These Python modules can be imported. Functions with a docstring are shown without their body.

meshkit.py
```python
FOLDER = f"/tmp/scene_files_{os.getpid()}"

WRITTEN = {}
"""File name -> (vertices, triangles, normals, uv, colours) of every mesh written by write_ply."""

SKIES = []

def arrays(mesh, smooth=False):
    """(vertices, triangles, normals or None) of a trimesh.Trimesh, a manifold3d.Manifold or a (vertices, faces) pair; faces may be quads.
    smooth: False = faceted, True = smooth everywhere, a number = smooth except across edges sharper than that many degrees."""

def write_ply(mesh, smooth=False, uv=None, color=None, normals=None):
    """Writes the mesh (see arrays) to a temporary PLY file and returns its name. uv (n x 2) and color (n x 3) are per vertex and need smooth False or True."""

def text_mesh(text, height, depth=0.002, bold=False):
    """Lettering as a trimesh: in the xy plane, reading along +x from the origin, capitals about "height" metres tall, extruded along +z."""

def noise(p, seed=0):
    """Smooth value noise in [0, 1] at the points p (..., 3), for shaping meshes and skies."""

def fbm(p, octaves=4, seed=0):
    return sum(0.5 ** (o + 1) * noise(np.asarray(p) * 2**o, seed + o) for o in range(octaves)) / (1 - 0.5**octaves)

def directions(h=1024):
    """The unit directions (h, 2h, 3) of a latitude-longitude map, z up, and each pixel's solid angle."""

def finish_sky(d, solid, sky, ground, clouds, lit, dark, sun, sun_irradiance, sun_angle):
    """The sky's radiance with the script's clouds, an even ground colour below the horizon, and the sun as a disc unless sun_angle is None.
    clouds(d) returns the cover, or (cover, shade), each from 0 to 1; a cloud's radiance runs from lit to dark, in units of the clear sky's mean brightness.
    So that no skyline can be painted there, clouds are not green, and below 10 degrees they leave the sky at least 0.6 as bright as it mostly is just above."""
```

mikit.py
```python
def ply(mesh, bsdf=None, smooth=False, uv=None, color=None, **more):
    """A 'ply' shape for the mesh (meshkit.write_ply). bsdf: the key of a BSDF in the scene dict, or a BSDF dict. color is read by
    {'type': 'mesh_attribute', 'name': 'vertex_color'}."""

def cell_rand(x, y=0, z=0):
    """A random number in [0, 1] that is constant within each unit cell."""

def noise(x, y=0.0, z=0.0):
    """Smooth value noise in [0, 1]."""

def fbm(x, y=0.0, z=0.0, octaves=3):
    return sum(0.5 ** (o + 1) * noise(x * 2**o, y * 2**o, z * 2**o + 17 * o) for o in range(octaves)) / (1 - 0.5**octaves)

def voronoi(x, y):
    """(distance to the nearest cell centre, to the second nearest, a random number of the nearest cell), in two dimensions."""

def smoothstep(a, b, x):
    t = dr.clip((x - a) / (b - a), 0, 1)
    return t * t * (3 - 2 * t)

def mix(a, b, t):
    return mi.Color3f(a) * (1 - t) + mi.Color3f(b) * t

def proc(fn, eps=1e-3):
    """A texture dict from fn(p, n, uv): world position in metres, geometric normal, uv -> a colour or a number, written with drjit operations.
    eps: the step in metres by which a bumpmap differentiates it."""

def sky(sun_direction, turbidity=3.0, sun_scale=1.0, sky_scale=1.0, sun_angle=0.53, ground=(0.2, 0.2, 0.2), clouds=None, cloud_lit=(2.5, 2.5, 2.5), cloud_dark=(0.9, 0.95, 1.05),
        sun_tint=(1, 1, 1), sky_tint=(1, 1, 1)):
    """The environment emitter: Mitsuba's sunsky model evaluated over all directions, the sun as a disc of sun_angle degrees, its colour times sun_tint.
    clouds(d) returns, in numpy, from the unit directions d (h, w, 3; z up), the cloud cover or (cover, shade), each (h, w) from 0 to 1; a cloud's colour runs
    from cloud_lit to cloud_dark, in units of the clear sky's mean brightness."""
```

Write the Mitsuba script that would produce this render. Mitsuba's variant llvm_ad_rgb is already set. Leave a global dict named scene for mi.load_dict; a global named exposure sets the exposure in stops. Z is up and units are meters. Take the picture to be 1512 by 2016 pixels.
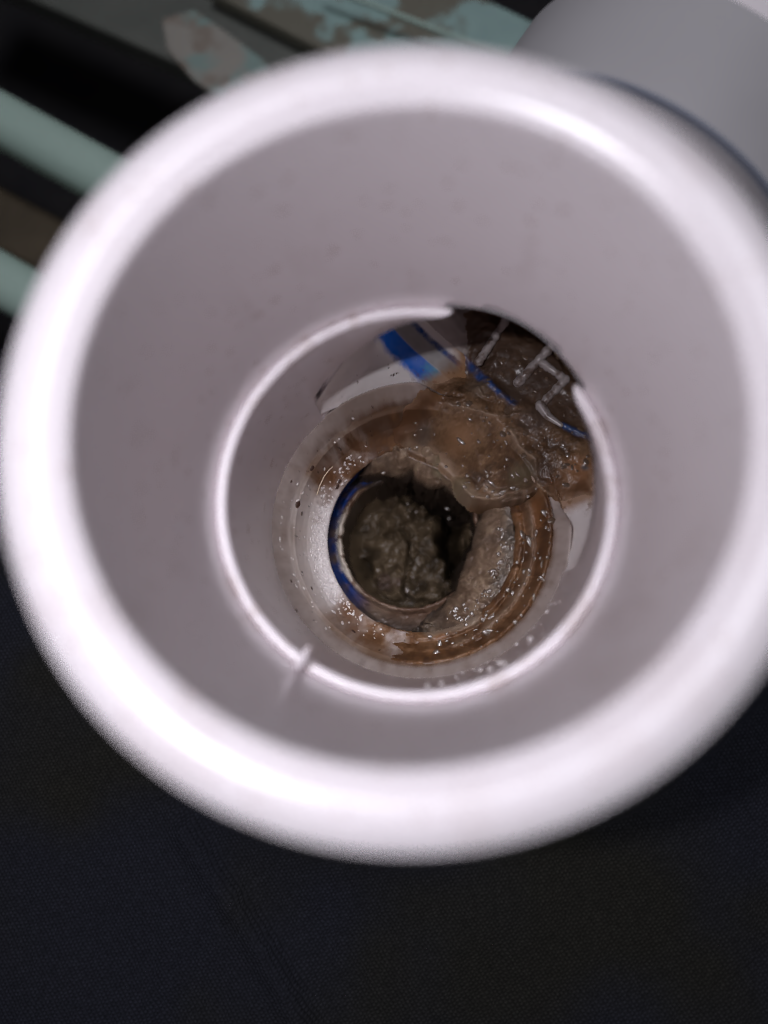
import math, numpy as np, trimesh, manifold3d as m3, mitsuba as mi, drjit as dr, mikit
from meshkit import noise, fbm
from scipy.spatial import cKDTree
from mikit import ply, proc
T = mi.ScalarTransform4f
U = 0.0005                       # one working unit is half a millimetre
scene, labels = {}, {}

# ------------------------------------------------------------------ camera
# the drain's axis is the world's z axis, its mouth lies at z = 0; the lens looks down into it a few degrees off the axis
F = 1515.0 / 1512.0              # focal length in picture widths
axis = np.array([.069, .1635, 1.0]); axis /= np.linalg.norm(axis)
p0 = np.array([1.9, -12.85, 97.0])                 # the mouth's centre as the lens sees it (right, down, ahead)
wz = -axis
wx = np.array([1.0, 0, 0]) - wz * wz[0]; wx /= np.linalg.norm(wx)
wy = np.cross(wz, wx)
R = np.stack([wx, wy, wz])                       # lens frame -> world
eye = -R @ p0
fwd, upv = R @ np.array([0, 0, 1.0]), R @ np.array([0, -1.0, 0])


def at(px, py, z):
    """The point of the level z that stands at a pixel of the photograph (working units)."""
    d = R @ np.array([(px - 756) / 1515, (py - 1008) / 1515, 1.0])
    return (eye + d * (z - eye[2]) / d[2])[:2]


def pts(z, *pp):
    return np.array([at(x, y, z) for x, y in pp])


scene['camera'] = {'type': 'thinlens', 'fov': 2 * math.degrees(math.atan(.5 / F)), 'fov_axis': 'x', 'aperture_radius': 2.8 * U, 'focus_distance': 214 * U,
                   'near_clip': 5 * U, 'far_clip': 20.0,
                   'to_world': T().look_at(origin=list(eye * U), target=list((eye + fwd * 100) * U), up=list(upv))}
exposure = 0.15

# ------------------------------------------------------------------ lamps
def disk(r, n=24):
    a = np.arange(n) * 2 * math.pi / n
    v = np.vstack([[0, 0, 0], np.c_[r * np.cos(a), r * np.sin(a), 0 * a]])
    return v, np.array([[0, 1 + (k + 1) % n, 1 + k] for k in range(n)])


FL = np.array([-43, -18, 145.0])
v, f = disk(4.2)
scene['flash_lamp'] = ply((v * U + FL * U, f), {'type': 'diffuse', 'reflectance': {'type': 'rgb', 'value': .5}}, emitter={'type': 'area', 'radiance': {'type': 'rgb', 'value': [1030, 1000, 1095]}})
labels['flash_lamp'] = {'label': 'small round white flash lamp shining down beside the lens', 'category': 'lamp'}
v, f = disk(.20, 40)  # added fill lamp, unseen overhead, stands in for the ambient light
scene['ambient_fill_lamp'] = ply((v + np.array([.15, .25, 1.1]), f), {'type': 'diffuse', 'reflectance': {'type': 'rgb', 'value': .5}}, emitter={'type': 'area', 'radiance': {'type': 'rgb', 'value': [9.0, 9.0, 9.8]}})
labels['ambient_fill_lamp'] = {'label': 'unseen round fill lamp added high above the drain for ambient light', 'category': 'lamp'}

# ------------------------------------------------------------------ materials
def rgb(*c): return {'type': 'rgb', 'value': list(c)}
VC = {'type': 'mesh_attribute', 'name': 'vertex_color'}


def mat(name, color, rough, spec=.5, coat=0., bump=None, eps=None, **more):
    b = {'type': 'principled', 'base_color': color, 'roughness': rough, 'specular': spec, 'clearcoat': coat, 'clearcoat_gloss': .62, **more}
    if bump is not None:
        b = {'type': 'bumpmap', 'nested': b, 'map': proc(bump, eps or .15 * U), 'scale': 1.0}
    scene[name] = {'type': 'twosided', 'nested': b}


def pvc_tone(p, n, uv):
    q = p / U
    a = mikit.fbm(q.x * .05, q.y * .05, q.z * .08, 3)
    s = mikit.smoothstep(.70, .82, mikit.fbm(q.x * .45, q.y * .45, q.z * .45, 2)) + .35 * mikit.smoothstep(.55, .75, mikit.fbm(q.x * .12, q.y * .12, q.z * .03, 4))
    c = mikit.mix((.93, .872, .892), (.915, .855, .876), a)
    c = mikit.mix(c, (.50, .38, .34), dr.minimum(s, 1) * .35)
    rim = mikit.smoothstep(2.6, 1.2, dr.abs(q.z + 59.6)) * mikit.smoothstep(.54, .66, mikit.fbm(q.x * .16, q.y * .16, 2.0, 4))
    return mikit.mix(c, (.40, .28, .21), rim * .25)


scene['pvc'] = {'type': 'twosided', 'nested': {'type': 'roughplastic', 'distribution': 'ggx', 'alpha': .065, 'int_ior': 1.5, 'diffuse_reflectance': proc(pvc_tone)}}
mat('pvc_wet', VC, .26, .14, .5, bump=lambda p, n, uv: mikit.noise(p.x / U * .8, p.y / U * .8, p.z / U * .8) * .07 * U, eps=.12 * U)
mat('pvc_stained', VC, .35, .12)
mat('slime', VC, .45, .06, 1.0, bump=lambda p, n, uv: (mikit.noise(p.x / U * .42, p.y / U * .42, p.z / U * .42) * .30 + mikit.noise(p.x / U * 1.0, p.y / U * 1.0, p.z / U * 1.0) * .07) * U, eps=.12 * U)
mat('deep_slime', VC, .38, .4, 1.0, bump=lambda p, n, uv: mikit.noise(p.x / U * .6, p.y / U * .6, p.z / U * .6) * .16 * U, eps=.15 * U)
mat('drop', rgb(.74, .69, .665), .19, .8, 0.)


def weave(p):
    a, b = (p.x * .83 + p.y * .56) / U / 1.05, (-p.x * .56 + p.y * .83) / U / 1.05
    w = mikit.noise(p.x / U * .35, p.y / U * .35, .5) * .9
    return a + w, b - w


def cloth_col(p, n, uv):
    a, b = weave(p)
    t = dr.abs(dr.sin(a * 3.1416)) * dr.abs(dr.sin(b * 3.1416 + 1.5708 * (dr.floor(a) - 2 * dr.floor(a / 2))))
    q = p / U
    k = t * (.55 + .9 * mikit.noise(a * 1.0, b * 1.0)) + .25 * mikit.noise(a * 3, b * 3)
    base = mikit.mix((.027, .029, .041), (.030, .029, .024), mikit.smoothstep(.35, .7, mikit.fbm(q.x * .02, q.y * .02, 3.0, 3)))
    base = base * (.8 + .4 * mikit.noise(q.x * 1.9, q.y * 1.9, 1.0))
    return base * (.40 + .34 * k)


def cloth_bump(p, n, uv):
    a, b = weave(p)
    return dr.abs(dr.sin(a * 3.1416)) * dr.abs(dr.sin(b * 3.1416)) * .24 * U


mat('cloth_weave', proc(cloth_col), .9, .15, bump=cloth_bump, eps=.12 * U, sheen=.2)


def teal_tone(p, n, uv):
    q = p / U
    w = mikit.smoothstep(.47, .55, mikit.fbm(q.x * .05, q.y * .05, q.z * .05 + 4, 4))
    c = mikit.mix((.30, .44, .42), (.36, .52, .48), mikit.fbm(q.x * .1, q.y * .1, q.z * .1, 2))
    return mikit.mix(c, (.16, .11, .065), w * .8)


mat('teal_paint', proc(teal_tone), .4)
mat('teal_clean', rgb(.45, .60, .52), .5)
mat('dull_green', proc(lambda p, n, uv: mikit.mix((.11, .12, .105), (.15, .155, .135), mikit.fbm(p.x / U * .06, p.y / U * .06, 1., 3))), .55)
mat('floor_dark', proc(lambda p, n, uv: mikit.mix((.012, .012, .015), (.022, .020, .020), mikit.fbm(p.x / U * .08, p.y / U * .08, 1., 4))), .8, .2)
mat('blue_cement', rgb(.20, .22, .27), .5, .3)
mat('rust_dark', proc(lambda p, n, uv: mikit.mix((.05, .038, .022), (.12, .09, .055), mikit.fbm(p.x / U * .06, p.y / U * .06, 2., 3))), .7)
mat('rust', proc(lambda p, n, uv: mikit.mix((.16, .075, .04), (.30, .16, .10), mikit.fbm(p.x / U * .2, p.y / U * .2, 1., 3))), .7)


# ------------------------------------------------------------------ mesh helpers
def put(key, mesh, bsdf, smooth=False, color=None, label=None, **info):
    if isinstance(mesh, m3.Manifold):
        m = mesh.to_mesh(); mesh = (m.vert_properties[:, :3], m.tri_verts)
    if isinstance(mesh, trimesh.Trimesh): mesh = (mesh.vertices, mesh.faces)
    scene[key] = ply((np.asarray(mesh[0]) * U, np.asarray(mesh[1])), bsdf, smooth, color=color)
    if label or info: labels[key] = {**({'label': label} if label else {}), **info}


def revolve(profile, n=256):
    """Closed (r, z) outline turned about z as a Manifold."""
    cs = m3.CrossSection([[tuple(p) for p in profile]], m3.FillRule.NonZero)
    return m3.Manifold.revolve(cs, n)


def grid(a, b):
    """Triangles of an a x b grid of vertices."""
    i, j = np.meshgrid(np.arange(a - 1), np.arange(b - 1), indexing='ij')
    k = (i * b + j).ravel()
    return np.vstack([np.c_[k, k + b, k + b + 1], np.c_[k, k + b + 1, k + 1]])


def compact(v, f, *extra):
    used = np.unique(f); m = np.full(len(v), -1); m[used] = np.arange(len(used))
    return (v[used], m[f], *[e[used] for e in extra])


def seg_dist(P, line):
    """Distance of the points P (n, 2) to a polyline, and the fraction along it."""
    best, frac = np.full(len(P), 1e9), np.zeros(len(P))
    n = len(line) - 1
    for k in range(n):
        a, b = line[k], line[k + 1]
        d = b - a
        t = np.clip(((P - a) @ d) / max(d @ d, 1e-9), 0, 1)
        q = np.linalg.norm(P - a - t[:, None] * d, axis=1)
        w = q < best
        best, frac = np.where(w, q, best), np.where(w, (k + t) / n, frac)
    return best, frac


def inside(P, poly):
    """Signed distance to a closed polygon, positive inside."""
    x, y = P.T
    c = np.zeros(len(P), bool)
    for a, b in zip(poly, np.roll(poly, -1, 0)):
        with np.errstate(divide='ignore', invalid='ignore'):
            c ^= ((a[1] > y) != (b[1] > y)) & (x < (b[0] - a[0]) * (y - a[1]) / (b[1] - a[1] + 1e-12) + a[0])
    d, _ = seg_dist(P, np.vstack([poly, poly[:1]]))
    return np.where(c, d, -d)


def sstep(a, b, x):
    t = np.clip((x - a) / (b - a), 0, 1); return t * t * (3 - 2 * t)


def lerp(a, b, t): return np.asarray(a) * (1 - t[:, None]) + np.asarray(b) * t[:, None]


def n2(P, k, seed=0, o=3):
    """fbm in [-1, 1] over plan points."""
    return 2 * fbm(np.c_[P * k, np.full(len(P), 3.3 + seed)], o, seed) - 1


# ------------------------------------------------------------------ the setting
g = np.array([[-900, -900, -330], [900, -900, -330], [900, 900, -330], [-900, 900, -330.]])
put('floor', (g, np.array([[0, 1, 2, 3]])), 'floor_dark', kind='structure', label='dark floor far below the drain')

# ------------------------------------------------------------------ the drain: levels and branch
PHI = math.radians(56)
ca, sa = math.cos(PHI), math.sin(PHI)
ZB, RB = -94.0, 38.0             # the side branch: level of its axis, its bore
ZR, RR = -59.0, 38.3             # level of the inner pipe's top, its bore


def st(P): return P[:, 0] * ca + P[:, 1] * sa, -P[:, 0] * sa + P[:, 1] * ca
def bfloor(t, b=24.0): return ZB - b * np.sqrt(np.clip(1 - (np.asarray(t) / RB) ** 2, 0, 1))
def along(s, t): return np.stack([s * ca - t * sa, s * sa + t * ca], -1)


def branch_solid(r, s0, s1, n=192):
    c = m3.Manifold.cylinder(s1 - s0, r, r, n)
    return c.rotate([0, 90, 0]).translate([s0, 0, ZB]).rotate([0, 0, math.degrees(PHI)])


def arc(cx, cz, r, a0, a1, n=14):
    a = np.radians(np.linspace(a0, a1, n)); return [(cx + r * math.cos(t), cz + r * math.sin(t)) for t in a]


# the mouth: a thick sleeve with a rounded rim
prof = [(41.0, -140), (53.8, -140)] + arc(52.0, -3.03, 1.8, 0, 42, 7) + arc(48.8, -6.0, 6.0, 45, 135, 40) + arc(45.6, -3.03, 1.8, 138, 180, 7)
prof += [(43.8 - 2.8 * (k / 20), -3.03 - 56.97 * k / 20) for k in range(1, 21)]
body = revolve(prof, 320) - branch_solid(RB, 10, 120)
put('drain_pipe__mouth', body, 'pvc', 35)
labels['drain_pipe'] = {'label': 'white plastic drain pipe seen straight down its wide round mouth', 'category': 'drain pipe'}

# the inner pipe whose end shows as a thin pale ring; the branch cuts an arch into it
prof = [(RR, -104)] + [(40.95, -104)] + arc(39.65, ZR - 1.3, 1.3, 0, 180, 18)
inner = revolve(prof, 320) - branch_solid(RB, 10, 120)
put('drain_pipe__inner_pipe', inner, 'pvc', 35, label='inner pipe whose thin pale rim is broken at the upper right')


# a burr of plastic left standing on the inner rim
def blob_chain(points, radii):
    m = m3.Manifold()
    ss = [m3.Manifold.sphere(r, 20).translate(list(p)) for p, r in zip(points, radii)]
    for a, b in zip(ss, ss[1:]): m += m3.Manifold.batch_hull([a, b])
    return m


b0, b1, b2 = at(572, 1335, ZR + 7), at(592, 1302, ZR + 6.4), at(607, 1275, ZR + 5.0)
foot = at(588, 1312, ZR) * 1.0
burr = blob_chain([(*(.4 * b0 + .6 * b1), ZR + 6.0), (*b1, ZR + 6.4), (*(.35 * b1 + .65 * b2), ZR + 5.6), (*b2, ZR + 5.0)], [.45, .8, .7, .5]) + blob_chain([(*b1, ZR + 6.4), (*foot, ZR - 1)], [.6, .9])
put('drain_pipe__burr', burr, 'pvc', 40, label='small white plastic burr standing on the inner rim')


# the bowl below, narrowing to the throat
BOWL = np.array([(38.6, -102.5), (38.2, -103.2), (36.9, -106.6), (35.9, -109.6), (35.4, -111.2), (35.0, -112.0), (34.6, -112.6), (34.1, -113.2), (33.6, -116.2), (33.0, -119.2), (32.2, -121.6), (31.0, -123.6), (29.6, -125.1), (28.3, -126.0), (27.4, -126.5), (27.0, -127.0), (27.0, -127.8), (27.6, -129), (28.4, -131), (28.6, -134), (28.6, -139)])
bs = np.r_[0, np.cumsum(np.linalg.norm(np.diff(BOWL, axis=0), axis=1))]


BOWL_IN = BOWL[:16].copy()


def bowl_z(r, th=None):
    z = np.interp(-r, -BOWL_IN[:, 0], BOWL_IN[:, 1])
    return z if th is None else cut_rim(r, th, z)


def cut_rim(r, th, z):
    """Towards the branch the bowl's rim is cut down to the branch's floor."""
    d = np.abs((np.degrees(th) - 45 + 180) % 360 - 180)
    w = 1 - np.clip((d - 33) / 14, 0, 1); w = w * w * (3 - 2 * w)
    return z + w * np.minimum(0, -113.6 - z)


WHITE, CREAM, TAN, BROWN, DARK = (.84, .79, .765), (.66, .55, .46), (.36, .215, .12), (.17, .082, .038), (.045, .026, .017)
GREY = (.145, .112, .092)
cD = np.zeros(2)


def stains(P, r, th):
    """Where brown slime has dried onto the white plastic: dirt with its own shapes."""
    deg = np.degrees(th) % 360
    c = np.tile(WHITE, (len(P), 1))
    w1, w2, w3 = n2(P, .16, 1, 4), n2(P, .42, 2, 4), n2(P, .9, 3, 3)
    # soft tan film near the groove, all round
    film = np.clip(.55 * sstep(6, 0, np.abs(r - 34)) + .30 * w1, 0, 1)
    c = lerp(c, CREAM, film[:, None][:, 0] * .9)
    # heavy brown from the upper left round the right to the lower left
    clean = sstep(150, 166, deg) * sstep(226, 206, deg)
    br = np.clip(sstep(-.45, .55, w1 + .5 * w2 + .10) * (1 - clean), 0, 1)
    # the rim of the bowl outside the groove stays nearly white
    br = br * sstep(36.3, 35.0, r + .5 * w2)
    c = lerp(c, TAN, np.clip(br * 1.0, 0, 1))
    br2 = np.clip(sstep(-.1, .75, w2 + .6 * w1 + .05) * (1 - clean) * sstep(36.2, 34.9, r + .5 * w2), 0, 1)
    c = lerp(c, BROWN, br2 * .9)
    ann = sstep(34.9, 36.0, r)
    c = lerp(c, (.44, .36, .315), ann * np.clip(.82 + .4 * w2, 0, 1))
    tann = sstep(30, 60, deg) * sstep(150, 118, deg); c = lerp(c, (.25, .19, .155), ann * tann * np.clip(.7 + .5 * w1, 0, 1))
    top = sstep(62, 80, deg) * sstep(152, 132, deg + 10 * w1)
    c = lerp(c, (.125, .062, .031), top * np.clip(.80 + .8 * w2 + .6 * w1 + .3 * w3, 0, 1) * sstep(36.8, 34.8, r + 1.2 * w1) * .94)
    full = sstep(20, 40, deg) * sstep(128, 112, deg + 9 * w1 + 4 * w3) * sstep(36.0, 34.8, r + .8 * w1)
    c = lerp(c, lerp(np.tile((.10, .046, .020), (len(P), 1)), (.21, .105, .048), sstep(-.3, .6, w2 + w1)), full * .93)
    bot = sstep(232, 252, deg + 8 * w1) * sstep(36.4, 35.2, r)
    c = lerp(c, (.17, .085, .042), bot * np.clip(.75 + .8 * w2, 0, 1) * .92)
    # brown bloom at both ends of the clean patch, near the lip
    for d0, r0, a, s in ((146, 31, 1.0, 8), (157, 29.4, .7, 4), (224, 29.2, .9, 7), (233, 31, .8, 9), (168, 30, .35, 4)):
        dd = np.hypot((deg - d0) * math.pi / 180 * 31, (r - r0) * 1.2)
        c = lerp(c, (.17, .082, .04), a * sstep(s, 0, dd + 2.2 * w2 + 1.6 * w3))
    # dirt lying in the groove
    gr = sstep(1.1, 0, np.abs(r - 34.7 + .25 * w2)) * (.55 + .4 * w1)
    c = lerp(c, (.20, .14, .10), np.clip(gr, 0, .85))
    st_ = sstep(.9, 0, np.abs(r - 36.6 + .9 * w1)) * sstep(0, .6, w2) * .4
    c = lerp(c, (.33, .24, .18), np.clip(st_, 0, 1))
    # specks
    c = lerp(c, DARK, sstep(.50, .66, n2(P, 1.3, 9, 2)) * .8 * sstep(37.5, 36, r))
    return c


nt, nr = 900, 170
BOWL = np.vstack([[(39.0, -130), (39.0, -103.4), (38.8, -102.7)], BOWL]); bs = np.r_[0, np.cumsum(np.linalg.norm(np.diff(BOWL, axis=0), axis=1))]
k = np.linspace(0, bs[-1], nr)
rr, zz = np.interp(k, bs, BOWL[:, 0]), np.interp(k, bs, BOWL[:, 1])
th = np.linspace(0, 2 * math.pi, nt + 1)
RRg, TH = np.meshgrid(rr, th, indexing='ij'); ZZ = np.repeat(zz[:, None], nt + 1, 1)
P = np.c_[(RRg * np.cos(TH)).ravel(), (RRg * np.sin(TH)).ravel()]
wob = n2(P, .25, 21, 3).reshape(RRg.shape)
RRg = RRg + .12 * wob
wet = np.maximum(0, n2(P, .85, 22, 3)).reshape(RRg.shape) * sstep(33.6, 31, RRg) * .55
ZZ = np.where((ZZ > -114) & (RRg > 32), cut_rim(RRg, TH, ZZ), ZZ)
V = np.c_[(RRg * np.cos(TH)).ravel(), (RRg * np.sin(TH)).ravel(), (ZZ + .10 * wob + wet * (ZZ > -126.8)).ravel()]
col = stains(P, RRg.ravel(), TH.ravel())
low = sstep(-127.4, -128.4, V[:, 2])
deg = np.degrees(TH.ravel()) % 360
# under the lip: blue solvent cement on the throat's wall, brown in between
bl = sstep(-.25, .2, n2(P, .22, 31, 3) + .55)
wall = lerp(np.tile((.07, .042, .028), (len(P), 1)), (.012, .036, .15), bl * np.clip(.75 + n2(P, .5, 32, 3), 0, 1))
col = col * (1 - low[:, None]) + wall * low[:, None]
put('drain_pipe__bowl', (V, grid(nr, nt + 1)), 'pvc_wet', True, color=col, label='stained white bowl narrowing to the blocked throat')

# the throat's pipe end, a tan ring inside the lip, set a little to the left
ex, ey = at(806, 1061, -137) if True else (0, 0)
EC = np.array([ex, ey])
nt2 = 500
prof = np.array([(28.6, -140.6), (25.6, -139.8), (22.6, -138.6), (21.5, -137.0), (20.9, -136.9), (20.5, -138), (21.0, -160), (21.0, -215)])
ps = np.r_[0, np.cumsum(np.linalg.norm(np.diff(prof, axis=0), axis=1))]
ps2 = ps.copy()
kk = np.r_[np.linspace(0, ps[5], 36), np.linspace(ps[5], ps[-1], 40)[1:]]
r_, z_ = np.interp(kk, ps, prof[:, 0]), np.interp(kk, ps, prof[:, 1])
th2 = np.linspace(0, 2 * math.pi, nt2 + 1)
A, B = np.meshgrid(r_, th2, indexing='ij'); Zc = np.repeat(z_[:, None], nt2 + 1, 1)
Q = np.c_[(A * np.cos(B)).ravel(), (A * np.sin(B)).ravel()]
ww = n2(np.c_[Q, ], .35, 41, 4)
dgz = np.degrees(B.ravel()) % 360
Zc = Zc - (5 * sstep(140, 118, dgz) * sstep(20, 45, dgz)).reshape(Zc.shape)
A2 = A.ravel() + .8 * ww * (A.ravel() < 22.6)
V = np.c_[A2 * np.cos(B.ravel()) + ex, A2 * np.sin(B.ravel()) + ey, Zc.ravel() + .7 * ww + .35 * n2(Q, 1.0, 46, 3)]
mx = sstep(-.5, .5, n2(Q, .2, 44, 4) + .2)
col = lerp(np.tile((.27, .185, .13), (len(V), 1)), (.13, .075, .048), mx)
dg = np.degrees(B.ravel()) % 360
chip = sstep(.0, .3, n2(Q, .6, 45, 2) + .35) * sstep(150, 168, dg) * sstep(232, 205, dg) * sstep(23.4, 22.4, A.ravel())
col = lerp(col, (.66, .58, .48), chip)
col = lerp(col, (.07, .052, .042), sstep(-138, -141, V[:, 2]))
bl = sstep(21.6, 22.6, A.ravel() + ww * .8) * sstep(90, 120, dg) * sstep(245, 215, dg)
col = lerp(col, (.012, .042, .19), bl * np.clip(.6 + 1.3 * ww, 0, 1))
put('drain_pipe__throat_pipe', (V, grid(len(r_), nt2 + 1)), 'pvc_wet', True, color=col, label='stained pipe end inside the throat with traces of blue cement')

# ------------------------------------------------------------------ the side branch and its coupling
# bore, seen through the broken arch: a real wall from s = 30 outwards
br = branch_solid(RB + 1.5, 44, 98) - branch_solid(RB - .0, 20, 140)
put('drain_pipe__branch_pipe', br, 'pvc', 35)


def strip(s0, s1, t0, t1, lift, thick=None, ns=40, ntt=80, edge=None):
    """A patch lying on the branch's bore between s0..s1 along it and angles t0..t1 (degrees from straight down)."""
    S, TT = np.meshgrid(np.linspace(s0, s1, ns), np.radians(np.linspace(t0, t1, ntt)), indexing='ij')
    rad = RB - lift
    V = np.concatenate([along(S.ravel(), (rad * np.sin(TT)).ravel()), (ZB - (25 - lift) * np.cos(TT)).ravel()[:, None]], 1)
    return V, S.ravel(), np.degrees(TT).ravel(), grid(ns, ntt)


ZF = -112
flow = np.vstack([pts(ZF, (848, 752), (880, 740), (915, 732), (926, 706), (912, 670), (898, 600), (960, 580), (1100, 640), (1240, 800), (1240, 930), (1172, 945), (1155, 975), (1110, 992)),
                  pts(-120, (1085, 985), (1062, 976), (1035, 988), (1000, 990), (958, 988), (930, 984), (910, 962), (893, 930), (868, 903), (835, 890), (800, 878), (775, 862), (772, 842), (800, 822), (822, 800)),
                  pts(-115, (838, 785), (845, 768))])
# tee wall lining (white) with the blue smear at the joint
V, S, D, f = strip(-2, 50.5, -98, 98, .05, ns=260, ntt=520)
Pq = V[:, :2]
col = np.tile(WHITE, (len(V), 1))
w1, w2 = n2(Pq, .25, 51, 4), n2(Pq, .9, 52, 3)
bl = sstep(34.6, 37.2, S + 1.8 * w1 + .8 * w2) * sstep(41.8, 41.0, S + .3 * w1) * sstep(30, 34, D + 4 * w1)
bc = lerp(np.tile((.003, .13, .62), (len(V), 1)), (.10, .34, .50), sstep(42, 34, D + 5 * w2))
col = lerp(col, bc, bl * np.clip(.95 + .15 * w1, 0, 1))
gl = sstep(41.0, 41.8, S + .25 * w1) * sstep(47.6, 46.6, S)
col = lerp(col, (.20, .20, .195), gl * (.75 + .2 * w1))
gb = sstep(1.3, .4, np.abs(S - 46.6 + .3 * w1)); col = lerp(col, (.012, .06, .24), np.clip(gb, 0, 1) * np.clip(.7 + .8 * w2, 0, 1))
stn = sstep(32, 20, np.abs(D - 4) + 8 * w1); col = lerp(col, (.22, .13, .075), stn * .95)
df = inside(Pq, flow)
col = lerp(col, (.36, .20, .10), sstep(-4.5, -.4, df + 1.6 * w1 + 1.0 * w2) * .85)
col = lerp(col, (.24, .125, .06), sstep(-7, -2, df) * sstep(.15, .4, n2(Pq, .7, 58, 3)) * .7)
sp = sstep(.56, .68, n2(Pq, .75, 57, 2)); col = lerp(col, (.20, .10, .07), sp * .8)
rho = np.hypot(V[:, 0], V[:, 1])
keep = (rho[f].min(1) > 38.5)
V2, f2, c2 = compact(V, f[keep], col)
put('drain_pipe__branch_lining', (V2, f2), 'pvc_stained', True, color=c2, label='white wall of the side branch with a blue cement smear')

# socket of the coupling further in: brown, with white ribs standing in it
V, S, D, f = strip(49.5, 92, -75, 75, .6, ns=160, ntt=400)
w1, w2 = n2(V[:, :2], .22, 61, 4), n2(V[:, :2], .6, 62, 4)
col = lerp(np.tile((.055, .036, .028), (len(V), 1)), (.12, .078, .056), sstep(-.2, .4, w1))
wh = sstep(40, 24, S - 24 + 6 * w1 - .0 * D) * sstep(24, 33, D + 5 * w2)
col = lerp(col, (.55, .49, .46), wh * .9)
V[:, 2] += .5 * w2
put('drain_pipe__branch_socket', (V, f), 'slime', True, color=col, label='brown slimy socket of the side branch')


def rib(s0, s1, t0, t1, z, h, w):
    n = 14
    pp = [along(np.array([s0 + (s1 - s0) * k / n]), np.array([t0 + (t1 - t0) * k / n]))[0] for k in range(n + 1)]
    rng = np.random.default_rng(int(abs(s0 * 31 + t0 * 7)) + 5)
    ch = [(*(p + rng.normal(0, .05, 2)), z + .13 * ((p[0] * ca + p[1] * sa) - 53.5) + rng.normal(0, .06)) for p in pp]
    return blob_chain(ch, [w * (.70 + .30 * rng.random()) for _ in ch])


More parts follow.
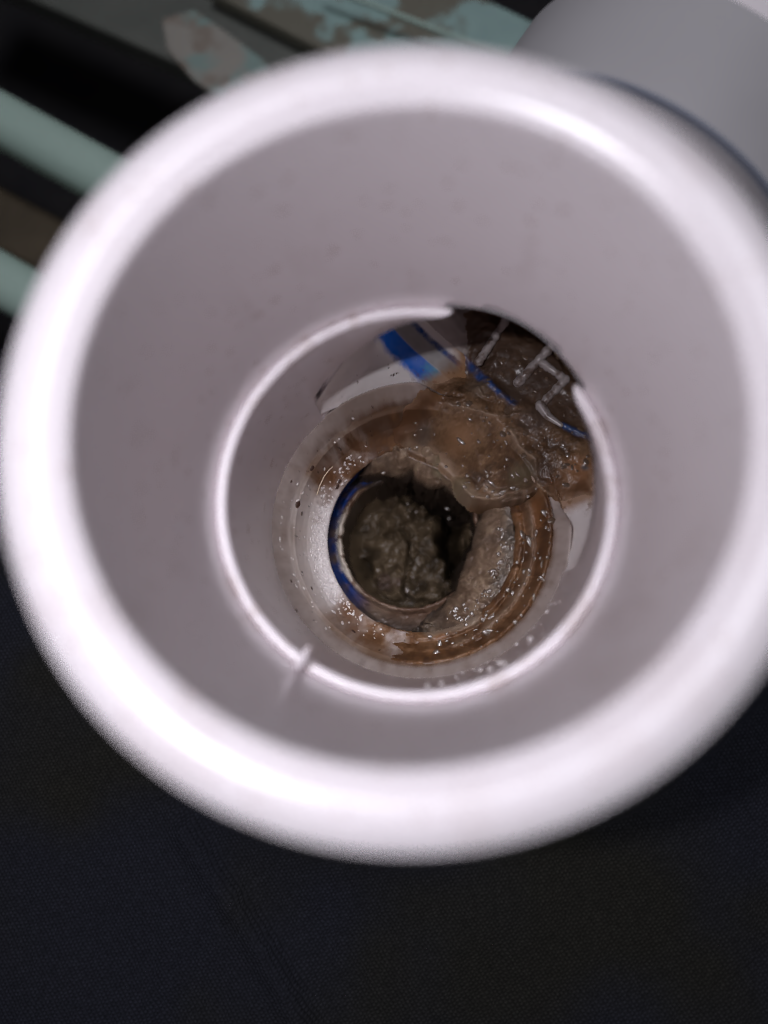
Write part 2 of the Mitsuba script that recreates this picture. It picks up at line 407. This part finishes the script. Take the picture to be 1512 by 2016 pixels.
ZL = -112.2
mat('rib_white', proc(lambda p, n, uv: mikit.mix((.33, .295, .28), (.14, .10, .08), mikit.smoothstep(.45, .75, mikit.fbm(p.x / U * .55, p.y / U * .55, p.z / U * .55, 3)))), .25, .5, .6)
ribs = [(49.0, 62, 12.6, 12.6, ZL, 1, 1.35), (49.6, 63, .2, -2.0, ZL, 1, 1.5), (57.6, 57.0, -2.4, -10.6, ZL, 1, 1.3), (57.2, 46.2, -10.2, -8.2, ZL, 1, 1.35)]
for i, r in enumerate(ribs):
    put('drain_pipe__rib' + (f'_{i:03d}' if i else ''), rib(*r), 'rib_white', 40)
lump = blob_chain([(*along(np.array([47.2]), np.array([-8.4]))[0], ZL), (*along(np.array([45.6]), np.array([-11.8]))[0], ZL), (*along(np.array([45.2]), np.array([-16]))[0], ZL + 1)], [1.5, 1.3, .7])
put('drain_pipe__rib_004', lump, 'rib_white', 40)

# coupling outside, at the upper right
cp = [(0, 43.0), (0, 46.2)] 
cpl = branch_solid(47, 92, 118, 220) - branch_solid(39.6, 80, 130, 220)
mat('coupling_shaded', proc(lambda p, n, uv: mikit.mix((.46, .45, .46), (.38, .37, .38), mikit.fbm(p.x / U * .04, p.y / U * .04, p.z / U * .04, 3))), .4)  # white plastic like the pipe; the mouth's shadow is put into the grey
put('drain_pipe__coupling', cpl, 'coupling_shaded', 35, label='round white coupling, shade put into its grey colour, on the side branch, upper right')
cem = branch_solid(47.3, 91.2, 92.0, 220) - branch_solid(45.5, 80, 130, 220)
put('drain_pipe__coupling__cement_ring', cem, 'blue_cement', 35, label='blue cement at the edge of the coupling')
far = branch_solid(42.4, 120, 170, 220) - branch_solid(38, 100, 190, 220)
put('drain_pipe__far_pipe', far, 'pvc', 35)

# ------------------------------------------------------------------ slime
H = .26
SURF = {}


def field(x0, x1, y0, y1):
    xs, ys = np.arange(x0, x1, H), np.arange(y0, y1, H)
    X, Y = np.meshgrid(xs, ys, indexing='ij')
    return np.c_[X.ravel(), Y.ravel()], grid(len(xs), len(ys))


def ridges(P, z, items):
    for line, w, h in items:
        d, fr = seg_dist(P, line)
        z = z + h * np.exp(-(d / w) ** 2)
    return z


def wbump(P, seed, k, amp, thr=.15):
    """Small wet pimples."""
    return amp * np.maximum(0, n2(P, k, seed, 2) - thr)


# flow of grey brown slime out of the branch, over the bowl's rim, ending in a shelf above the throat
ZF = -112
P, f = field(-30, 60, -6, 80)
r = np.hypot(*P.T); s, t = st(P)
w1, w2, w3 = n2(P, .12, 71, 4), n2(P, .35, 72, 4), n2(P, .9, 73, 3)
ins = inside(P + (.6 + 2.0 * sstep(30, 36, r))[:, None] * np.c_[n2(P, .3, 74, 4), n2(P, .3, 75, 4)] + (.8 * sstep(-18, -26, t))[:, None] * np.c_[n2(P, .9, 174, 3), n2(P, .9, 175, 3)] * (t < 0)[:, None], flow)
hang = sstep(24, 38, r)
zt = -122.0 + 10.5 * hang - 1.6 * sstep(43, 48, s) + 1.3 * w1 + (.9 * w2 + .22 * w3) * (1 - .65 * sstep(43, 47, s)) - .5 * (1 - sstep(43, 47, s)) * np.exp(-(n2(P, .09, 78, 3) / .12) ** 2)
zt = zt + .0012 * np.clip(np.abs(t), 0, 40) ** 2 * sstep(36, 44, r)
# creases, ridges and folds
RID = [
    (pts(-120, (790, 840), (806, 866), (845, 880), (872, 900)), 1.5, 1.6),
    (pts(-120, (880, 905), (898, 935), (912, 962)), 1.4, 1.2),
    (pts(ZF, (1005, 850), (1020, 880), (1052, 905), (1058, 950), (1085, 985)), .8, 1.0),
    (pts(ZF, (960, 945), (980, 955), (1010, 958), (1030, 955)), 1.0, .9),
    (pts(ZF, (940, 765), (950, 782), (972, 785)), .45, .7),
    (pts(ZF, (860, 790), (930, 810), (980, 822), (1030, 815)), .6, .45),
    (pts(ZF, (880, 655), (930, 720), (985, 775), (1010, 800)), 1.0, 1.0),
    (pts(ZF, (1110, 835), (1165, 865)), .8, .7),
    (pts(-120, (905, 958), (925, 978), (980, 982), (1030, 982)), 1.2, 1.0)]
zt = ridges(P, zt, RID)
rmask = sum(min(1, h) * np.exp(-(seg_dist(P, l)[0] / (w * 1.1)) ** 2) for l, w, h in RID)
zt = ridges(P, zt, [
    (pts(ZF, (985, 975), (1010, 968), (1050, 972), (1085, 978)), .6, -1.3),
    (pts(ZF, (850, 880), (880, 900), (905, 925)), .8, -.9),
    (pts(ZF, (1000, 925), (1030, 935), (1055, 925)), 3.0, -1.0),
    (pts(ZF, (1035, 860), (1050, 885)), 1.5, -.5)])
zt = zt + (wbump(P, 76, 1.1, .8) + wbump(P, 77, 2.0, .5, .3)) * (1 - .7 * sstep(43, 47, s))
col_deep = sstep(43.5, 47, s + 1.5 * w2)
floor_ = np.where(r < 38.6, bowl_z(np.clip(r, 27, 38.6), np.arctan2(P[:, 1], P[:, 0])), bfloor(t, 24.9))
shelf = pts(-120, (1100, 990), (1085, 985), (1062, 974), (1035, 988), (1000, 990), (958, 988), (930, 984), (912, 966))
dS, _ = seg_dist(P, shelf)
cw = sstep(6, 2.5, dS) * sstep(39, 35, r)
base = np.maximum(floor_, -131)
thin = base + .10 + .45 * sstep(0, 2.5, ins) + np.maximum(.5 * w2 + .3, zt - base) * sstep(.5, 8, ins) - 1.2 * sstep(.3, -1.2, ins)
cliff = zt - 12 * sstep(.9, -1.5, ins)
zf = thin * (1 - cw) + cliff * cw
zf = np.where(r < 27.5, np.maximum(zf, -134), np.maximum(zf, floor_ - .5))
w4, w5 = n2(P, 1.7, 171, 3), n2(P, .6, 172, 4)
col = lerp(np.tile((.085, .047, .024), (len(P), 1)), (.175, .108, .062), sstep(-.45, .6, w2 + .4 * w1 + .5 * w4))
col = lerp(col, (.27, .20, .145), np.clip(rmask, 0, 1) * np.clip(.75 + .6 * w5, 0, 1))
col = lerp(col, (.040, .024, .016), sstep(.42, .62, w5 + .2 * w4) * .6)
col = lerp(col, (.050, .031, .021), sstep(.0, .5, -w1 + .3 * w3) * .8)
pd = lambda x, y, rad: sstep(rad, rad * .2, np.linalg.norm(P - at(x, y, ZF), axis=1) + 1.2 * w2)
for x, y, rad, c, a in ((905, 850, 6.5, (.25, .145, .08), .7), (1140, 930, 6.5, (.25, .13, .065), .9), (1160, 955, 4.5, (.24, .115, .05), .9), (855, 775, 3.2, (.40, .23, .11), .9), (1165, 840, 4, (.34, .19, .09), .9),
                        (1030, 930, 5, (.12, .10, .065), .8), (905, 940, 4.5, (.26, .215, .145), .8), (925, 960, 4, (.25, .20, .15), .7), (835, 840, 4, (.10, .085, .075), .7),
                        (1010, 770, 6, (.075, .056, .046), .9), (1050, 830, 7, (.085, .062, .052), .8), (940, 760, 5, (.13, .105, .08), .7), (1150, 925, 1.3, (.05, .075, .10), .9),
                        (960, 700, 9, (.07, .050, .042), .85), (1060, 730, 9, (.065, .048, .038), .85)):
    col = lerp(col, c, a * pd(x, y, rad))
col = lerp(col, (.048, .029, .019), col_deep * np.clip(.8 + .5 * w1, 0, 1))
d1, _ = seg_dist(P, pts(ZF, (882, 645), (905, 680), (945, 735), (985, 778), (1010, 795)))
col = lerp(col, (.010, .055, .21), sstep(1.6, .3, d1 + .5 * w2) * np.clip(.55 + 1.2 * w5, 0, .85))
d1, _ = seg_dist(P, pts(ZF, (1105, 838), (1135, 852), (1185, 872)))
col = lerp(col, (.010, .050, .17), sstep(1.5, .4, d1 + .5 * w2) * np.clip(.65 + .9 * w5, 0, .9))
edge = sstep(2.6, .2, ins + .8 * w2) * (1 - cw) * sstep(31, 36, r) * np.clip(.6 + w1 + w2, 0, 1)
col = lerp(col, (.17, .085, .04), edge * .5)
left = sstep(7, 1, ins + 2 * w2) * sstep(27.5, 30, r) * (1 - cw) * sstep(41, 36, s)
col = lerp(col, lerp(np.tile((.105, .052, .026), (len(P), 1)), (.19, .10, .052), sstep(-.3, .6, w2 + w1)), left * .9)
col = lerp(col, (.25, .165, .11), sstep(2.4, -.3, ins + .6 * w2) * (1 - cw) * sstep(33.5, 36, r) * sstep(43, 40, s) * .85)
keep = (ins > np.where(r < 29, -1.2, -2.2)) & (zf > np.where(r < 27.5, -133.9, floor_ - .55))
fk = f[keep[f].any(1)]
V, fk, col = compact(np.c_[P, zf], fk, col)
SURF['slime_flow'] = (V.copy(), cKDTree(V[:, :2]))
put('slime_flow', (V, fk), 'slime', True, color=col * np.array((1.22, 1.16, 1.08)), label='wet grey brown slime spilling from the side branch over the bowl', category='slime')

# slime clinging to the right and lower side of the bowl, in rings
P, f = field(-30, 40, -40, 12)
r = np.hypot(*P.T); th_ = np.degrees(np.arctan2(P[:, 1], P[:, 0]))
w1, w2, w3 = n2(P, .14, 81, 4), n2(P, .38, 82, 4), n2(P, .9, 83, 3)
ang = sstep(-126, -88, th_ + 14 * w1 + 5 * w2) * sstep(24, 14, th_)
thick = (1.7 + 1.2 * w1 + 1.2 * w2 + .35 * w3)
thick += 2.0 * np.exp(-((r - 31.2 - .9 * n2(P, .1, 84, 2)) / .8) ** 2) + .7 * np.exp(-((r - 28.2) / .7) ** 2) - 1.0 * np.exp(-((r - 29.6 - .5 * w1) / .6) ** 2) - .8 * np.exp(-((r - 33 - .6 * w1) / .5) ** 2)
thick += wbump(P, 85, .8, 1.6) + wbump(P, 86, 2.1, .6, .3)
lowr = sstep(-60, -80, th_)
m = ang * sstep(35.9, 34.4, r + .5 * w2) * sstep(26.4, 27.2, r)
zt = bowl_z(np.clip(r, 27, 38.6)) + thick * m * (1 - .55 * lowr) - 1.2 * (1 - m)
col = lerp(np.tile((.105, .052, .024), (len(P), 1)), (.19, .112, .062), sstep(-.3, .4, w2))
col = lerp(col, (.19, .088, .036), sstep(.15, .6, w1 + .6 * w2 + .12 * np.cos((r - 28.6) * 1.6)) * .8)
col = lerp(col, (.20, .145, .105), np.exp(-((r - 31.2 - .9 * n2(P, .1, 84, 2)) / .9) ** 2) * np.clip(.6 + w2, 0, .9) * (th_ > -75))
col = lerp(col, (.085, .05, .033), sstep(.15, .5, -w2 + .3 * w1) * .7)
col = lerp(col, (.15, .078, .04), sstep(.75, .1, ang) * .9)
col = lerp(col, (.30, .25, .20), sstep(4, 1.5, seg_dist(P, pts(-124, (850, 1232), (885, 1222), (925, 1212)))[0] + .8 * w2) * .9)
kp = (m > .03) & (r > 26.6)
fk = f[kp[f].all(1)]
V, fk, col = compact(np.c_[P, zt], fk, col)
SURF['slime_crust'] = (V.copy(), cKDTree(V[:, :2]))
put('slime_crust', (V, fk), 'slime', True, color=col * np.array((1.22, 1.14, 1.05)), label='brown wet slime lying in rings on the right and lower side of the bowl', category='slime')

# slime lining the throat at the top and right
ZV = -138
void = pts(ZV, (672, 1060), (676, 1000), (698, 962), (735, 942), (770, 936), (795, 938), (812, 930), (820, 950), (838, 960), (858, 960), (876, 958), (893, 968), (905, 978), (925, 995), (946, 1000), (944, 1050), (928, 1085), (918, 1110), (905, 1135),
           (902, 1165), (880, 1188), (840, 1196), (790, 1200), (750, 1185), (712, 1150), (685, 1110))
P, f = field(-32, 32, -32, 32)
r = np.hypot(*P.T); th_ = np.degrees(np.arctan2(P[:, 1], P[:, 0]))
w1, w2, w3 = n2(P, .16, 91, 4), n2(P, .4, 92, 4), n2(P, .9, 93, 3)
iv = -inside(P + .45 * np.c_[n2(P, .6, 94, 3), n2(P, .6, 95, 3)], void)      # distance outside the void
fr = np.clip((27.4 - r) / np.maximum(27.4 - r + np.maximum(iv, 0), .01), 0, 1)
prof_ = np.interp(fr, [0, .12, .5, .85, 1.0], [-126.6, -126.4, -128.2, -131.6, -135.5])
zt = prof_ + .9 * w1 + 1.0 * w2 + .35 * w3 + wbump(P, 96, .42, 4.0, .05) + wbump(P, 97, 1.0, 1.0, .3)
zt = zt - 45 * sstep(0, -3.0, iv)
a_ = (th_ + 360) % 360
angm = np.where(a_ > 180, sstep(262, 296, a_ + 6 * w1), sstep(136, 118, a_ + 5 * w1))
zt = zt - 14 * (1 - angm)
col = lerp(np.tile((.17, .112, .074), (len(P), 1)), (.33, .238, .160), sstep(-.4, .6, w2 + .4 * w3 + .3 * n2(P, 1.8, 191, 2)))
col = lerp(col, (.09, .064, .05), sstep(.05, .5, -w1) * .6)
gz = sstep(3.6, .6, seg_dist(P, pts(-130, (1000, 960), (1006, 1040), (1000, 1110), (975, 1165)))[0] + .8 * w2)
col = lerp(col, (.095, .10, .095), gz * .5)
col = lerp(col, (.24, .205, .125), sstep(4, 1, np.linalg.norm(P - at(870, 920, -130), axis=1) + w2) * .7)
kp = (r < 28.2) & (angm > .02) & (iv > -3.2)
fk = f[kp[f].all(1)]
V, fk, col = compact(np.c_[P, zt], fk, col)
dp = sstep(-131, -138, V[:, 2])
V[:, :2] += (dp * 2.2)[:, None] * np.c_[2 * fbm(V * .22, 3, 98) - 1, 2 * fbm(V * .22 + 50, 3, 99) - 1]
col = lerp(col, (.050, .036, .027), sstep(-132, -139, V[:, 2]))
SURF['slime_lining'] = (V.copy(), cKDTree(V[:, :2]))
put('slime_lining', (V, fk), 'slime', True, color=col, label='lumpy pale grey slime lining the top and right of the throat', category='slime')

# dark lumps of sludge deep in the throat
P, f = field(-28, 24, -28, 26)
w1, w2, w3 = n2(P, .10, 101, 4), n2(P, .26, 102, 2), n2(P, .8, 103, 3)
z = np.full(len(P), -171.0)
rng = np.random.default_rng(11)
ZS = -163
LUMPS = [(790, 1050, 8, 15), (760, 1090, 7, 15), (830, 1030, 6, 14), (800, 1010, 5, 16), (740, 1030, 6, 10), (850, 990, 4.5, 14), (870, 975, 3, 15), (780, 960, 5, 13), (810, 1110, 9, 11), (860, 1130, 6, 9), (760, 1140, 6, 9),
         (720, 1100, 5, 9), (800, 1180, 7, 14), (850, 1175, 5, 13), (770, 1170, 5, 11), (715, 1030, 4, 10), (925, 1060, 6, 18), (930, 1100, 5, 16), (880, 1105, 4, 8), (730, 980, 5, 8), (840, 1070, 5, 12)]
Pw = P + 1.3 * np.c_[n2(P, .3, 104, 3), n2(P, .3, 105, 3)]
for x, y, rad, h in LUMPS:
    d = np.linalg.norm(Pw - at(x, y, ZS) + 1.6 * np.c_[w2, w1], axis=1)
    z = np.maximum(z, -176 + h * 1.15 * np.sqrt(np.clip(1 - (d / (rad * 1.3)) ** 2, 0, 1)) + 1.2 * w2)
z = z + 2.2 * w2 + .12 * w3 + 6 * w1 + wbump(P, 106, .5, 2.2)
z = z - 5 * np.exp(-(n2(Pw, .09, 108, 3) / .07) ** 2) - .8 * np.exp(-(n2(Pw, .3, 109, 3) / .09) ** 2)
rE = np.linalg.norm(P - EC, axis=1)
z = np.maximum(z, -177 + 1.9 * np.clip(rE - 13, 0, None) + 2.5 * w2 + 2.0 * w1)
crack, _ = seg_dist(Pw, pts(ZS, (860, 985), (888, 1000), (893, 1035), (880, 1065), (893, 1090), (896, 1115)))
z = z - 26 * sstep(4.2, 1.2, crack + 1.2 * w2 + .5 * w3)
col = lerp(np.tile((.040, .028, .017), (len(P), 1)), (.11, .080, .050), sstep(-.4, .6, w2 + .25 * w3 + .05 * (z + 170)))
col = lerp(col, (.10, .065, .055), sstep(.2, .5, w1))
fk = f[(rE < 22.5)[f].all(1)]
V, fk, col = compact(np.c_[P, z], fk, col)
SURF['sludge_plug'] = (V.copy(), cKDTree(V[:, :2]))
put('sludge_plug', (V, fk), 'deep_slime', True, color=col * np.array((1.2, 1.17, 1.1)), label='dark lumpy sludge blocking the drain deep inside the throat', category='sludge')

# ------------------------------------------------------------------ small things on the plastic
def dome(c, n, r, h, rng, stretch=1.0, along_=None):
    s = trimesh.creation.icosphere(2, 1.0)
    v = s.vertices.copy(); v[:, 2] = np.maximum(v[:, 2], -.25)
    n = n / np.linalg.norm(n)
    a = np.cross(n, [0, 0, 1.0]) if along_ is None else along_
    if np.linalg.norm(a) < 1e-3: a = np.array([1.0, 0, 0])
    a = a / np.linalg.norm(a); b = np.cross(n, a)
    v = c + (v[:, :1] * a * r * stretch) + (v[:, 1:2] * b * r) + v[:, 2:] * n * h
    return v, s.faces


rng = np.random.default_rng(5)
vs, fs, o = [], [], 0


def add(v, f):
    global o
    vs.append(v); fs.append(f + o); o += len(v)


def bowl_point(deg_, r_):
    z0 = bowl_z(np.array([r_]))[0]; dz = (bowl_z(np.array([r_ + .2]))[0] - bowl_z(np.array([r_ - .2]))[0]) / .4
    e = np.array([math.cos(math.radians(deg_)), math.sin(math.radians(deg_)), 0])
    return np.array([e[0] * r_, e[1] * r_, z0]), np.array([-e[0] * dz, -e[1] * dz, 1.0])


for _ in range(420):
    dg_ = rng.normal(186, 22) if rng.random() < .8 else rng.uniform(125, 250)
    c, n = bowl_point(dg_, rng.uniform(27.6, 31.5) if rng.random() < .8 else rng.uniform(28, 37))
    q = rng.uniform(.14, .34) * (1.0 if rng.random() < .9 else 1.5)
    add(*dome(c + .05 * n, n, q, q * .55, rng, rng.uniform(1, 2.2), np.cross(n, [rng.normal(), rng.normal(), .3])))
put('water_beads', (np.vstack(vs), np.vstack(fs)), 'drop', True, label='fine water beads on the clean white side of the bowl', category='water', kind='stuff')
vs, fs, o = [], [], 0
for _ in range(34):
    a = math.radians(rng.choice([rng.normal(292, 14), rng.normal(286, 10), rng.normal(318, 16)]))
    z = rng.uniform(-103, -66); e = np.array([math.cos(a), math.sin(a), 0])
    q = rng.uniform(.15, .34) + .4 * (rng.random() < .12)
    add(*dome(e * (RR - .03) + [0, 0, z], -e + [0, 0, .0], q, q * .95, rng, rng.uniform(1, 1.8), np.array([0, 0, 1.0])))
put('wall_droplets', (np.vstack(vs), np.vstack(fs)), 'drop', True, label='scattered water droplets on the wall below the inner rim', category='water', kind='stuff')


def strand(key, points, rad, bsdf, **info):
    p = np.asarray(points, float)
    put(key, blob_chain([tuple(x) for x in p], [rad] * len(p)), bsdf, 40, **info)


mat('slime_wet', rgb(.11, .072, .046), .20, .8, 0.)
vs, fs, o = [], [], 0
for _ in range(330):
    q = rng.random()
    if q < .40: p_ = at(rng.uniform(880, 1170), rng.uniform(690, 960), -113); zz_ = -112.0
    elif q < .62:
        a = math.radians(rng.uniform(-88, 8)); p_ = rng.uniform(28, 35) * np.array([math.cos(a), math.sin(a)])
    elif q < .85:
        a = math.radians(rng.uniform(-72, 8)); p_ = rng.uniform(22.5, 27) * np.array([math.cos(a), math.sin(a)])
    else: p_ = at(rng.uniform(790, 1060), rng.uniform(830, 985), -121)
    if rng.random() < .05: p_ = at(rng.uniform(720, 900), rng.uniform(960, 1170), -165)
    best = None
    for key, (Vk, tree) in SURF.items():
        dd, ii = tree.query(p_)
        if dd < .4 and (best is None or Vk[ii, 2] > best[2]): best = Vk[ii]
    if best is None or -158 < best[2] < -134 or best[2] < -172: continue
    q = .24 + .62 * rng.random() ** 2 * (1 if rng.random() < .9 else 1.5)
    add(*dome(best + [0, 0, .06], np.array([rng.normal(0, .12) - .12, rng.normal(0, .12) - .05, 1.0]), q, q * .26, rng, rng.choice([1, 1, 1.4, 2.0]), np.array([rng.normal(), rng.normal(), 0])))
put('slime_beads', (np.vstack(vs), np.vstack(fs)), 'slime_wet', True, label='wet glistening beads on the brown slime', category='slime', kind='stuff')
mat('hair_pale', rgb(.75, .62, .45), .3, .5)
cc = [at(x, y, -112) for x, y in ((614, 962), (620, 945), (630, 925), (640, 912), (646, 906))]
strand('hair', [(*c, bowl_z(np.array([np.hypot(*c)]))[0] + 1.3) for c in cc], .14, 'hair_pale', label='short pale hair lying on the left of the bowl', category='hair')
mat('grit_dark', rgb(.06, .03, .02), .5)
vs, fs, o = [], [], 0
for x, y, q in ((590, 996, .55), (593, 1010, .3), (597, 1130, .32), (584, 1148, .25), (692, 1243, .35), (660, 934, .4), (612, 1158, .3), (618, 927, .4), (585, 960, .22), (600, 1205, .25), (655, 945, .4)):
    c = at(x, y, -116); r_ = np.hypot(*c); c, n = bowl_point(math.degrees(math.atan2(c[1], c[0])), r_)
    add(*dome(c, n, q * 1.5, q * .7, rng, 1.4))
for x, y, q in ((765, 725, .3), (775, 738, .35), (781, 735, .25), (770, 739, .25), (760, 705, .2)):
    c = at(x, y, -110); s_, t_ = st(c[None]); zz_ = float(bfloor(t_[0], 24.9))
    c = at(x, y, zz_); s_, t_ = st(c[None]); zz_ = float(bfloor(t_[0], 24.9))
    c3 = np.array([*at(x, y, zz_), zz_]); ax = np.array([*along(s_, np.zeros(1))[0], ZB])
    add(*dome(c3, ax - c3, q, q * .5, rng, 1.3))
put('grit', (np.vstack(vs), np.vstack(fs)), 'grit_dark', True, label='tiny dark grit specks on the white plastic', category='dirt', kind='stuff')

# ------------------------------------------------------------------ cloth and the frame behind
xs, ys = np.arange(-170, 176, 1.6), np.arange(-190, 24, 1.6)
X, Y = np.meshgrid(xs, ys, indexing='ij'); P = np.c_[X.ravel(), Y.ravel()]
z = -128 + 5 * n2(P, .012, 111, 3) + 1.2 * n2(P, .05, 112, 3)
fold = pts(-128, (360, 1640), (420, 1730), (470, 1800), (520, 1880), (560, 1950), (610, 2060))
d, _ = seg_dist(P, fold)
side = np.sign((P - fold[0]) @ np.array([-(fold[-1] - fold[0])[1], (fold[-1] - fold[0])[0]]))
z = z + 2.2 * np.exp(-(d / 3.0) ** 2) - 2.5 * sstep(0, 6, d * (side > 0))
edge_y = 12 + 3 * n2(P, .03, 113, 2)
z = z - 60 * sstep(-14, 8, P[:, 1] - edge_y) - .0016 * np.clip(P[:, 0] - 60, 0, None) ** 2
fc = grid(len(xs), len(ys)); fc = fc[(np.hypot(*P.T) > 50)[fc].all(1)]
put('cloth', compact(np.c_[P, z], fc), 'cloth_weave', True, label='black navy woven cloth spread under the white drain pipe', category='cloth')


def bar(p, q, w, h, z, rnd=2.5):
    """A painted bar between two plan points, rounded."""
    p, q = np.asarray(p), np.asarray(q); d = q - p; L = np.linalg.norm(d); a = math.degrees(math.atan2(d[1], d[0]))
    ss = [m3.Manifold.sphere(rnd, 24).translate([x, y, zz_]) for x in (0, L) for y in (-w / 2 + rnd, w / 2 - rnd) for zz_ in (-h + rnd, -rnd)]
    return m3.Manifold.batch_hull(ss).rotate([0, 0, a]).translate([p[0], p[1], z])


ZT = -215
def mid(a, b, z): return at((a[0] + b[0]) / 2, (a[1] + b[1]) / 2, z)
def wid(a, b, z): return np.linalg.norm(at(*a, z) - at(*b, z))


put('metal_frame__bar', bar(at(-260, 82, ZT), at(560, 537, ZT), 24, 24, ZT + 5, 10.5), 'teal_clean', 40)
put('metal_frame__bar_001', bar(at(-260, 398, ZT), at(300, 718, ZT), 24, 24, ZT + 5, 10.5), 'teal_clean', 40)
put('metal_frame__beam', bar(at(-100, -150, ZT - 30), at(640, 170, ZT - 30), 40, 14, ZT - 30, 2), 'dull_green', 40, label='dull dark green beam of the frame')
put('metal_frame__panel', bar(at(480, -110, ZT - 20), at(1300, 300, ZT - 20), 62, 8, ZT - 20, 1.5), 'teal_paint', 40, label='teal painted panel with rusty brown patches')
put('metal_frame__rail', bar(at(640, -30, ZT - 8), at(1000, 110, ZT - 8), 2.2, 2, ZT - 8, .8), 'teal_clean', 40, label='thin pale edge strip on the teal panel')
put('metal_frame__strut', bar(at(-260, 290, ZT - 40), at(300, 590, ZT - 40), 30, 10, ZT - 40, 4), 'rust_dark', 40, label='dark rusty brown strut between the teal bars')
labels['metal_frame'] = {'label': 'teal painted metal frame in the dark background, upper left', 'category': 'frame'}
mat('scrap_tone', proc(lambda p, n, uv: mikit.mix(mikit.mix((.24, .34, .31), (.34, .32, .28), mikit.smoothstep(.4, .6, mikit.fbm(p.x / U * .07, p.y / U * .07, 5., 3))), (.27, .23, .19), mikit.smoothstep(.52, .72, mikit.fbm(p.x / U * .11, p.y / U * .11, 8., 3)))), .6)
rg = np.random.default_rng(3)
sc = m3.Manifold.batch_hull([m3.Manifold.sphere(2.0, 16).translate([*at(x, y, ZT + 2), ZT + 2 + rg.uniform(-2, 2)]) for x, y in ((325, 40), (335, 95), (390, 160), (470, 215), (540, 215), (520, 130), (440, 70), (380, 25))])
put('rag', sc, 'scrap_tone', 40, label='small pale mottled scrap lying on the dull green beam', category='scrap')
